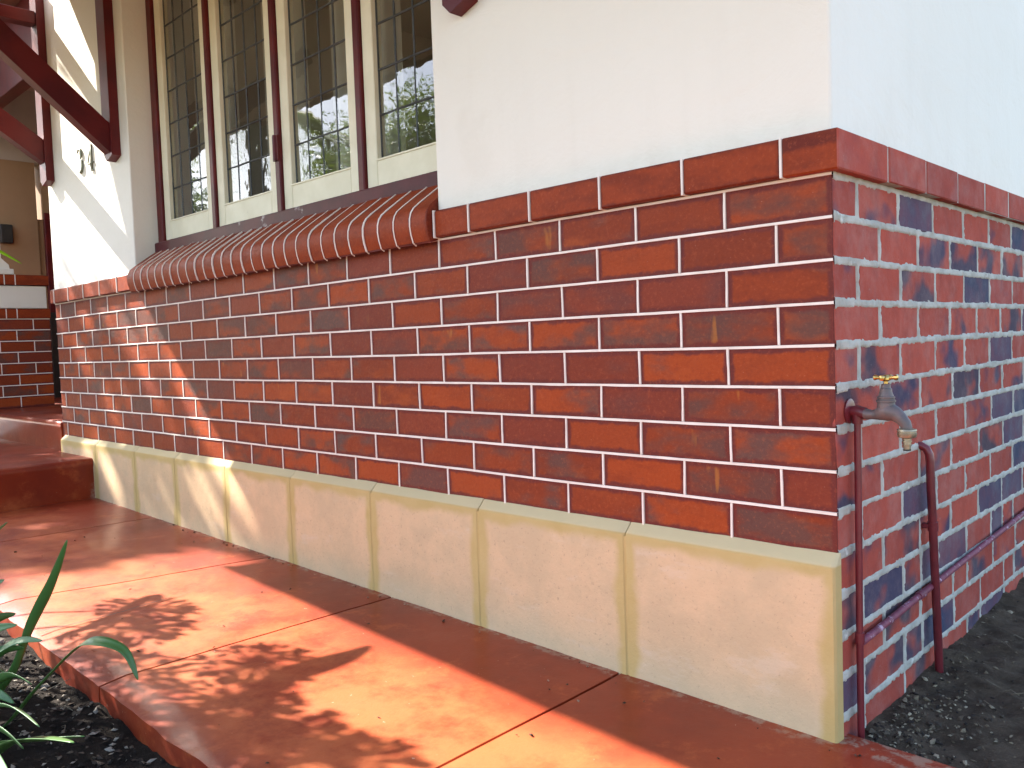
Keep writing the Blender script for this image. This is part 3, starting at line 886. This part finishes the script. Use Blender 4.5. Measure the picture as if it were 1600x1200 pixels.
m = MB(); m.lathe([(0, .0135), (.001, .0176), (.004, .0184), (.0045, .0174), (.008, .0174), (.0085, .0184), (.0125, .0182), (.0165, .0170), (.0185, .012), (.0190, .0080), (.0235, .0080), (.024, .0092), (.0265, .0092), (.027, .0078), (.031, .0078), (.0315, .0086), (.034, .0084), (.0345, .0072), (.0405, .0068)], (.1165, TY, -.513), (0, 0, -1), 18)
tp(m, 'hose_connector', m_brass_old)
m = MB(); m.lathe([(0, .0072), (.003, .0072)], (.1165, TY, -.5538), (0, 0, -1), 12); tp(m, 'nozzle_ring', m_black)
for (y0, y1) in ((.066, .505), (.515, 2.2)): pass
m = MB(); m.tube([(.014, .066, -.972), (.0145, .25, -.965), (.014, .43, -.957), (.0135, .9, -.941), (.014, 1.373, -.923), (.014, 2.1, -.90)], .0078, 12)
m.tube([(.0145, .415, -.9575), (.0145, .452, -.9562)], .0096, 12)
tp(m, 'branch_pipe', m_pipe2)['label'] = 'chalky purple branch pipe along the wall'

bp = empty('water_pipe', (.018, .53, -1.2)); tag(bp, 'dark red pipe rising from the soil and bending into the wall', 'pipe')
BO = Vector((-.018, -.53, 1.2))
m = MB(); P_ = [(.023, .536, -1.30), (.023, .534, -1.2), (.0225, .522, -1.05), (.0225, .509, -.929), (.0225, .497, -.80), (.0225, .484, -.69), (.0225, .482, -.640), (.021, .481, -.622), (.015, .479, -.608), (.005, .477, -.602), (-.012, .474, -.600)]
m.tube(P_, .0098, 14); o = m.build('pipe_run', m_pipe, bp); o.location = BO; autosmooth(o, 40)
m = MB(); m.tube([(.0225, .4985, -.812), (.0225, .4965, -.79)], .0122, 14)
m.box(-.002, .03, .488, .505, -.807, -.795, .002); o = m.build('pipe_clip', m_pipe, bp); o.location = BO; autosmooth(o, 40)

# ================================================================== PLANTS
def strap(root, pts, wid, parent_loc, mat=m_strap, roll=0.0, fold=.25):
    """a strap leaf: smooth centreline through pts, folded section, pointed tip"""
    P = [Vector(p) for p in pts]; cl = []
    for i in range(len(P)-1):
        p0 = P[max(i-1, 0)]; p1 = P[i]; p2 = P[i+1]; p3 = P[min(i+2, len(P)-1)]
        for k in range(8):
            t = k/8
            cl.append(.5*((2*p1) + (p2-p0)*t + (2*p0-5*p1+4*p2-p3)*t*t + (3*p1-p0-3*p2+p3)*t**3))
    cl.append(P[-1]); n = len(cl); m = MB(); vs = []
    for i, c in enumerate(cl):
        t = i/(n-1); tg = (cl[min(i+1, n-1)]-cl[max(i-1, 0)]).normalized()
        side = tg.cross(Vector((0, 0, 1)))
        if side.length < .05: side = Vector((.7, .7, 0))
        side.normalize(); nrm = side.cross(tg).normalized()
        rr = roll*(.5+t); s2 = side*math.cos(rr) + nrm*math.sin(rr); n2 = nrm*math.cos(rr) - side*math.sin(rr)
        wd = wid*(.62+.38*min(1, t*3))*min(1, (1-t)*3.4+.02)**.7
        for u in (-1, -.5, 0, .5, 1):
            vs.append(c + s2*wd*.5*u + n2*(abs(u)*fold*wd*.5))
    fs = [(i*5+k, i*5+k+1, i*5+k+6, i*5+k+5) for i in range(n-1) for k in range(4)]
    m.add(vs, fs); o = m.build('leaf', mat, root, True, False); o.location = -Vector(parent_loc)
    sd = o.modifiers.new('thickness', 'SOLIDIFY'); sd.thickness = .0014
    return o
RV = (-1.62, -1.27, -1.2)
pl1 = empty('strap_plant', RV); tag(pl1, 'green strap leaved plant at the bed edge in front of the red path', 'plant')
strap(pl1, [(-1.62, -1.25, -1.22), (-1.50, -1.20, -1.13), (-1.425, -1.14, -1.03), (-1.395, -1.10, -.915), (-1.338, -1.07, -.815), (-1.283, -1.05, -.717)], .025, RV, roll=.5)
strap(pl1, [(-1.62, -1.22, -1.22), (-1.46, -1.16, -1.16), (-1.33, -1.115, -1.045), (-1.235, -1.07, -.955), (-1.16, -1.05, -.918), (-1.10, -1.01, -.935), (-1.072, -.995, -.995)], .027, RV, roll=-.3)
strap(pl1, [(-1.6, -1.3, -1.22), (-1.35, -1.24, -1.175), (-1.15, -1.215, -1.075), (-.99, -1.20, -1.022), (-.86, -1.19, -.99)], .036, RV, roll=.2)
strap(pl1, [(-1.6, -1.3, -1.22), (-1.42, -1.26, -1.17), (-1.24, -1.23, -1.10), (-1.06, -1.19, -1.05), (-.93, -1.15, -1.015)], .028, RV, roll=.4)
strap(pl1, [(-1.66, -1.25, -1.2), (-1.62, -1.22, -1.05), (-1.59, -1.19, -.9), (-1.555, -1.165, -.72)], .040, RV, roll=.4)
strap(pl1, [(-1.62, -1.33, -1.2), (-1.5, -1.36, -1.06), (-1.38, -1.4, -1.0), (-1.22, -1.43, -1.01)], .04, RV)
strap(pl1, [(-1.68, -1.33, -1.2), (-1.8, -1.4, -.95), (-1.95, -1.46, -.8), (-2.15, -1.5, -.78)], .04, RV)
strap(pl1, [(-1.68, -1.27, -1.2), (-1.85, -1.25, -.95), (-2.0, -1.22, -.8), (-2.2, -1.2, -.76)], .04, RV)

for tip, wd, rl in (((-1.74, -1.05, -.735), .030, .6), ((-1.60, -1.10, -.85), .03, -.5), ((-1.39, -1.12, -.965), .028, .9), ((-1.42, -1.15, -1.02), .024, .2), ((-1.60, -1.08, -.94), .028, 1.1),
                    ((-1.30, -1.17, -1.05), .026, -.7), ((-.98, -1.21, -.99), .026, .5), ((-1.66, -1.10, -.99), .03, .3), ((-.92, -1.27, -1.06), .024, -.2), ((-1.20, -1.16, -.985), .028, .6), ((-1.33, -1.10, -.94), .026, -.4), ((-1.05, -1.22, -1.05), .026, .9), ((-1.36, -1.14, -.90), .024, -1.0)):
    T_ = Vector(tip); B_ = Vector((-1.60 + R.uniform(-.05, .08), -1.27 + R.uniform(-.05, .03), -1.22)); mid = B_.lerp(T_, .45) + Vector((-.02, 0, .05 + R.uniform(0, .04)))
    strap(pl1, [B_, B_.lerp(mid, .5) + Vector((-.01, 0, .03)), mid, mid.lerp(T_, .6) + Vector((0, 0, .025)), T_], wd, RV, m_pale if R.random() < .6 else m_strap, roll=rl)
# tall clump out to the left: its tip and its shadows come into the picture
AV = (-2.32, -1.32, -1.17)
ag = empty('tall_strap_plant', AV); tag(ag, 'tall strap leaved plant with lacy seed heads, one lit leaf tip over the porch wall', 'plant')
strap(ag, [(-2.32, -1.3, -1.2), (-2.36, -1.27, -.5), (-2.45, -1.21, -.04), (-2.67, -1.05, .12), (-2.62, -.87, .09), (-2.545, -.752, .018)], .085, AV, m_lime, roll=.2)
for k in range(16):
    a = R.uniform(0, 6.28); L = R.uniform(.45, .8); rr = R.uniform(.2, .5)
    dx, dy = math.cos(a)*rr, math.sin(a)*rr*.6
    if dy > .12: dy = .1
    if k % 2: dx = abs(dx); L *= .8
    bx, by = AV[0], AV[1]
    strap(ag, [(bx+dx*.1, by+dy*.1, -1.2), (bx+dx*.3, by+dy*.3, -1.16+L*.6), (bx+dx*.6, by+dy*.6, -1.16+L*.98), (bx+dx*1.05, by+dy*1.05, -1.16+L*.9)], .05, AV, roll=R.uniform(-.4, .4))
for gx, gy, h, w_ in ((-1.00, -.735, 1.12, .05), (-.86, -.745, 1.15, .055), (-.70, -.73, 1.2, .05), (-1.98, -.56, 1.2, .05), (-1.83, -.70, 1.12, .05)):
    T_ = Vector((gx - 1.2*h, gy - .36*h, -1.13 + h)); B_ = Vector((AV[0], AV[1], -1.2))
    m1 = B_.lerp(T_, .5) + Vector((-.10, -.06, .30)); m2 = T_ + Vector((-.16, -.03, .06))
    strap(ag, [B_, m1, m2, T_], w_, AV, roll=R.uniform(-.3, .3))
def umbel(base, top, rad, nray, parent, loc):
    m = MB(); b0 = Vector(base); t0 = Vector(top)
    m.tube([b0, b0.lerp(t0, .5)+Vector((.01, .01, 0)), t0], [.006, .005, .0045], 7)
    s_ = m.build('stalk', m_flower, parent, True); s_.location = -Vector(loc)
    h = MB()
    for k in range(nray):
        d = Vector((R.gauss(0, 1), R.gauss(0, 1), R.gauss(.25, .8))).normalized(); L = rad*R.uniform(.75, 1.05)
        e = t0 + d*L
        h.tube([t0, t0+d*L*.5+Vector((0, 0, .003)), e], [.0016, .0013, .0013], 4, False)
        h.tube([e, e+d*.008, e+d*.020, e+d*.030], [.003, .0078, .0075, .001], 6)
    o = h.build('seed_head', m_flower, parent, True); o.location = -Vector(loc)
def src(gx, gy, h): return (gx - 1.2*h, gy - .36*h, -1.13 + h)
for gx, gy, h, rd, nn in ((-1.30, -.62, 1.22, .115, 150), (-1.80, -.70, 1.18, .10, 140), (-1.95, -.62, 1.30, .10, 140), (-.93, -.78, 1.34, .115, 150), (-1.14, -.76, 1.25, .10, 120), (-.72, -.76, 1.36, .11, 150), (-.98, -.90, 1.2, .10, 130), (-1.52, -.88, 1.2, .12, 140), (-1.3, -.93, 1.3, .12, 140), (-1.08, -.97, 1.25, .12, 140), (-.84, -.99, 1.3, .12, 140), (-1.75, -.90, 1.15, .11, 120), (-1.35, -1.10, 1.2, .13, 130), (-1.1, -1.15, 1.2, .13, 130)):
    t_ = src(gx, gy, h)
    umbel((AV[0] + .2*(t_[0]-AV[0]), AV[1] + .1*(t_[1]-AV[1]), -1.18), t_, rd, nn, ag, AV)

# low broad leaves by the strap plant
BV = (-1.45, -1.33, -1.19)
bl = empty('broadleaf_plant', BV); tag(bl, 'low pale green broad leaved plant at the lower left behind the strap leaves', 'plant')
for k in range(12):
    x = R.uniform(-1.85, -1.36); y = R.uniform(-1.33, -1.08); z = R.uniform(-1.13, -1.0) - .2*max(0, x+1.5)
    m = MB(); rx = R.uniform(.018, .034); c = Vector((x, y, z)); nrm = Vector((R.gauss(.2, .4), R.gauss(-.2, .4), 1)).normalized()
    u = nrm.orthogonal().normalized(); u = Matrix.Rotation(R.uniform(0, 6.28), 3, nrm) @ u; v_ = nrm.cross(u)
    ring = []
    for q in range(14):
        a = 2*math.pi*q/14; r_ = rx*(1 + .12*math.sin(3*a)+.05*R.random())
        ring.append(c + u*math.cos(a)*r_*1.2 + v_*math.sin(a)*r_ + nrm*.012*math.cos(2*a))
    m.add([c - nrm*.006] + ring, [(0, 1+q, 1+(q+1) % 14) for q in range(14)])
    o = m.build('leaf', m_broad, bl, True, False); o.location = -Vector(BV)
    sm_ = MB(); sm_.tube([c, (c+Vector(BV))*.5 + Vector((0, 0, .01)), Vector(BV)+Vector((R.uniform(-.15, .15), R.uniform(-.1, .1), -.03))], .0018, 5)
    o = sm_.build('stalk', m_broad, bl, True); o.location = -Vector(BV)

# mulch, stones, twigs
def litter(name, n, region, zf, sizes, cols, label, flat=.5):
    m = MB(); ci = []
    for k in range(n):
        x, y = region()
        z = zf(x, y); s_ = R.uniform(*sizes)*(1 if R.random() < .85 else 1.7)
        a = R.uniform(0, 6.28); el = R.uniform(1, 1.8)
        rot = Matrix.Rotation(a, 3, 'Z') @ Matrix.Rotation(R.gauss(0, .4), 3, 'X') @ Matrix.Rotation(R.gauss(0, .4), 3, 'Y')
        vs = []
        for sx, sy, sz in ((1, 0, 0), (-1, 0, 0), (0, 1, 0), (0, -1, 0), (0, 0, 1), (0, 0, -1)):
            p = Vector((sx*s_*el, sy*s_, sz*s_*flat))*R.uniform(.75, 1.2) + Vector((R.gauss(0, .15), R.gauss(0, .15), R.gauss(0, .1)))*s_
            vs.append(rot @ p + Vector((x, y, z + s_*flat*.4)))
        m.add(vs, [(0, 2, 4), (2, 1, 4), (1, 3, 4), (3, 0, 4), (2, 0, 5), (1, 2, 5), (3, 1, 5), (0, 3, 5)])
        ci += [R.choice(range(len(cols)))]*8
    o = m.build(name, None, None, False, False)
    for j, c in enumerate(cols): o.data.materials.append(simple('%s %d' % (name, j), c, tuple(q*.75 for q in c), 60, .9, .3, .002, 200, .2))
    o.data.polygons.foreach_set('material_index', ci)
    tag(o, label, kind='stuff'); return o
litter('mulch', 3600, lambda: (R.uniform(-3.2, -.3), -.95 - abs(R.gauss(0, .28))), zsoil, (.002, .0075), [(.03, .02, .014), (.06, .042, .03), (.11, .08, .055), (.28, .24, .19), (.02, .016, .013)], 'bark chips and small stones scattered on the garden bed', .45)
def near_wall():
    if R.random() < .6: return (.01 + abs(R.gauss(0, .10)), .04 + abs(R.gauss(0, .25)))
    return (R.uniform(0, 1.2), R.uniform(.04, 2.0))
litter('gravel', 1000, near_wall, zside, (.0015, .0055), [(.06, .045, .032), (.11, .083, .058), (.20, .155, .10), (.34, .28, .19), (.04, .03, .024)], 'small stones and crumbs on the side soil', .6)
tw = MB()
for k in range(70):
    if k < 40: x, y = R.uniform(.05, .9), R.uniform(.06, 1.6); z = zside(x, y)
    else: x, y = R.uniform(-2.4, -.5), R.uniform(-1.5, -.97); z = zsoil(x, y)
    a = R.uniform(0, 6.28); L = R.uniform(.02, .08)
    tw.tube([(x, y, z+.006), (x+math.cos(a)*L*.5, y+math.sin(a)*L*.5, z+.014), (x+math.cos(a+.4)*L, y+math.sin(a+.4)*L, z+.008)], [.0014, .0012, .0006], 5)
tag(tw.build('twig_litter', simple('dry twig', (.2, .16, .11), (.12, .09, .06), 40, .9), None, True), 'thin dry twigs lying on the soil', kind='stuff')
# fallen crumbs on the painted path
litter('debris', 110, lambda: (R.uniform(-3.2, .6), R.choice([R.uniform(-.9, -.04), -.045-abs(R.gauss(0, .02))])), lambda x, y: pz(x)+.001, (.0015, .0042), [(.05, .03, .02), (.35, .25, .18), (.12, .05, .03)], 'crumbs and leaf bits lying on the red path', .5)

# ================================================================== TREES
def shade_zone(p):
    h = (p.z + 1.13); gx = p.x + 1.2*h; gy = p.y + .36*h
    return -4.6 < gx < -2.5 and -1.0 < gy < -.12
def lit_zone(p):
    """does the shadow of point p fall on the sunny part of the path?"""
    h = (p.z + 1.13); gx = p.x + 1.2*h; gy = p.y + .36*h
    return -2.62 < gx < 1.2 and -1.25 < gy < -.1
def wall_gap(p):
    """the gaps in the crown through which the sun reaches the pier and the left end of the brickwork"""
    t = -p.y/.36; X = p.x + 1.2*t; Z = p.z - t
    if not (-4.9 < X < -2.3 and -1.25 < Z < 1.8): return False
    c = X + 1.2*Z
    if Z < .0:
        if Z < -.74:
            if -3.60 < c or -5.12 < c < -4.9: return True
            return fbm(c*6.0, Z*.8, 1.1) > .22
        if -3.99 < c < -3.75 or -3.61 < c: return fbm(c*9, Z*2.2, 2.0) > -.42
        return fbm(c*7.0, Z*1.3, 4.4) > .02
    return fbm(c*3.4 + .4, Z*2.2, 7.7) > -.34
def tree(name, base, height, crown_c, crown_r, nleaf, leaf, mats, label, seed, extra=0):
    rr = random.Random(seed); root = empty(name, base); tag(root, label, 'tree', 'trees across the garden')
    b0 = Vector(base); cc = Vector(crown_c); m = MB()
    m.tube([b0, b0.lerp(cc, .35)+Vector((.1, .05, 0)), b0.lerp(cc, .7), cc], [.16, .12, .09, .03], 9)
    cl = []
    for k in range(26):
        d = Vector((rr.gauss(0, 1), rr.gauss(0, 1), rr.gauss(0, .8))); d.normalize()
        e = cc + Vector((d.x*crown_r[0], d.y*crown_r[1], d.z*crown_r[2]))*rr.uniform(.45, .95); cl.append(e)
        s_ = b0.lerp(cc, rr.uniform(.55, .95))
        m.tube([s_, s_.lerp(e, .5)+Vector((0, 0, .15)), e], [.04, .025, .008], 6)
    o = m.build('trunk', m_bark, root, True); o.location = -b0
    f = MB()
    while len(f.f) < nleaf:
        c = rr.choice(cl); p = c + Vector((rr.gauss(0, 1), rr.gauss(0, 1), rr.gauss(0, .8)))*crown_r[0]*.2
        if lit_zone(p) or wall_gap(p):
            nleaf -= .6; continue
        n_ = Vector((rr.gauss(0, 1), rr.gauss(0, 1), rr.gauss(.4, 1))).normalized(); u = n_.orthogonal().normalized()
        u = Matrix.Rotation(rr.uniform(0, 6.28), 3, n_) @ u; v_ = n_.cross(u); L = leaf*rr.uniform(.7, 1.3)
        f.add([p - u*L, p + v_*L*.32 - u*.1*L, p + u*L, p - v_*L*.32 - u*.1*L], [(0, 1, 2, 3)])
    while extra > 0:
        gx, gy, h = rr.uniform(-4.7, -2.5), rr.uniform(-1.05, -.1), rr.uniform(5.2, 6.4)
        p = Vector((gx - 1.2*h, gy - .36*h, -1.13 + h))
        if fbm(gx*1.6, gy*4.5, 3) > .24 or lit_zone(p): extra -= .34; continue
        n_ = Vector((rr.gauss(0, 1), rr.gauss(0, 1), rr.gauss(.4, 1))).normalized(); u = n_.orthogonal().normalized(); v_ = n_.cross(u); L = leaf*rr.uniform(.7, 1.3)
        f.add([p - u*L, p + v_*L*.32, p + u*L, p - v_*L*.32], [(0, 1, 2, 3)]); extra -= 1
    o = f.build('crown', mats, root, False, False); o.location = -b0
tree('leafy_tree', (-11.2, -2.6, -1.4), 5, (-9.9, -1.6, 4.2), (2.0, .9, 2.2), 2900, .12, m_tree, 'slender leafy tree beyond the porch end that dapples the pier', 3, 900)
tree('garden_tree', (-10.2, -7.6, -1.4), 4, (-10.0, -7.2, 1.2), (1.9, 1.6, 1.7), 60000, .042, m_tree2, 'bushy tree reflected in the window nearest the corner', 5)
tree('garden_tree', (-14.0, -9.8, -1.4), 6, (-13.8, -9.6, 2.4), (2.4, 2.2, 2.4), 45000, .065, m_tree, 'larger tree standing behind the bushy one', 8)
def palm(base, h, label, seed):
    rr = random.Random(seed); root = empty('palm_tree', base); tag(root, label, 'palm tree'); b0 = Vector(base); top = b0+Vector((.1, .1, h))
    m = MB(); m.tube([b0, b0.lerp(top, .5)+Vector((.05, 0, 0)), top], [.2, .16, .14], 10); m.build('trunk', m_bark, root, True).location = -b0
    for k in range(22):
        a = 2*math.pi*k/22 + rr.uniform(-.2, .2); L = rr.uniform(1.3, 1.9); up = rr.uniform(.1, 1.0)
        d = Vector((math.cos(a), math.sin(a), 0)); f = MB(); pts = []
        for i in range(9):
            t = i/8; pts.append(top + d*L*t + Vector((0, 0, up*t*L*.9 - 1.1*L*t*t)))
        f.tube(pts, [.014*(1-.8*i/8) for i in range(9)], 5)
        for i in range(1, 40):
            t = i/40; q = t*8; j = min(7, int(q)); p = pts[j].lerp(pts[j+1], q-j); s_ = d.cross(Vector((0, 0, 1)))
            for sg in (-1, 1):
                if lit_zone(p): continue
                e = p + (s_*sg*.7 + d*.5 + Vector((0, 0, -.35)))*.42*math.sin(math.pi*min(1, t*.9+.12)); wv = d*.016
                f.add([p-wv, p+wv, e], [(0, 1, 2)])
        o = f.build('frond', m_tree2, root, False, False); o.location = -b0
palm((-9.2, -3.65, -1.4), 4.1, 'palm tree reflected in the second casement', 4)
tree('reflection_shrub', (-9.0, -2.3, -1.4), 3, (-9.0, -2.3, .6), (.8, .45, 1.4), 16000, .045, m_tree, 'dense dark shrub out of view, added to darken the first casement reflection', 12)  # unseen shrub, added to fill the first casement's reflection with dark leaves
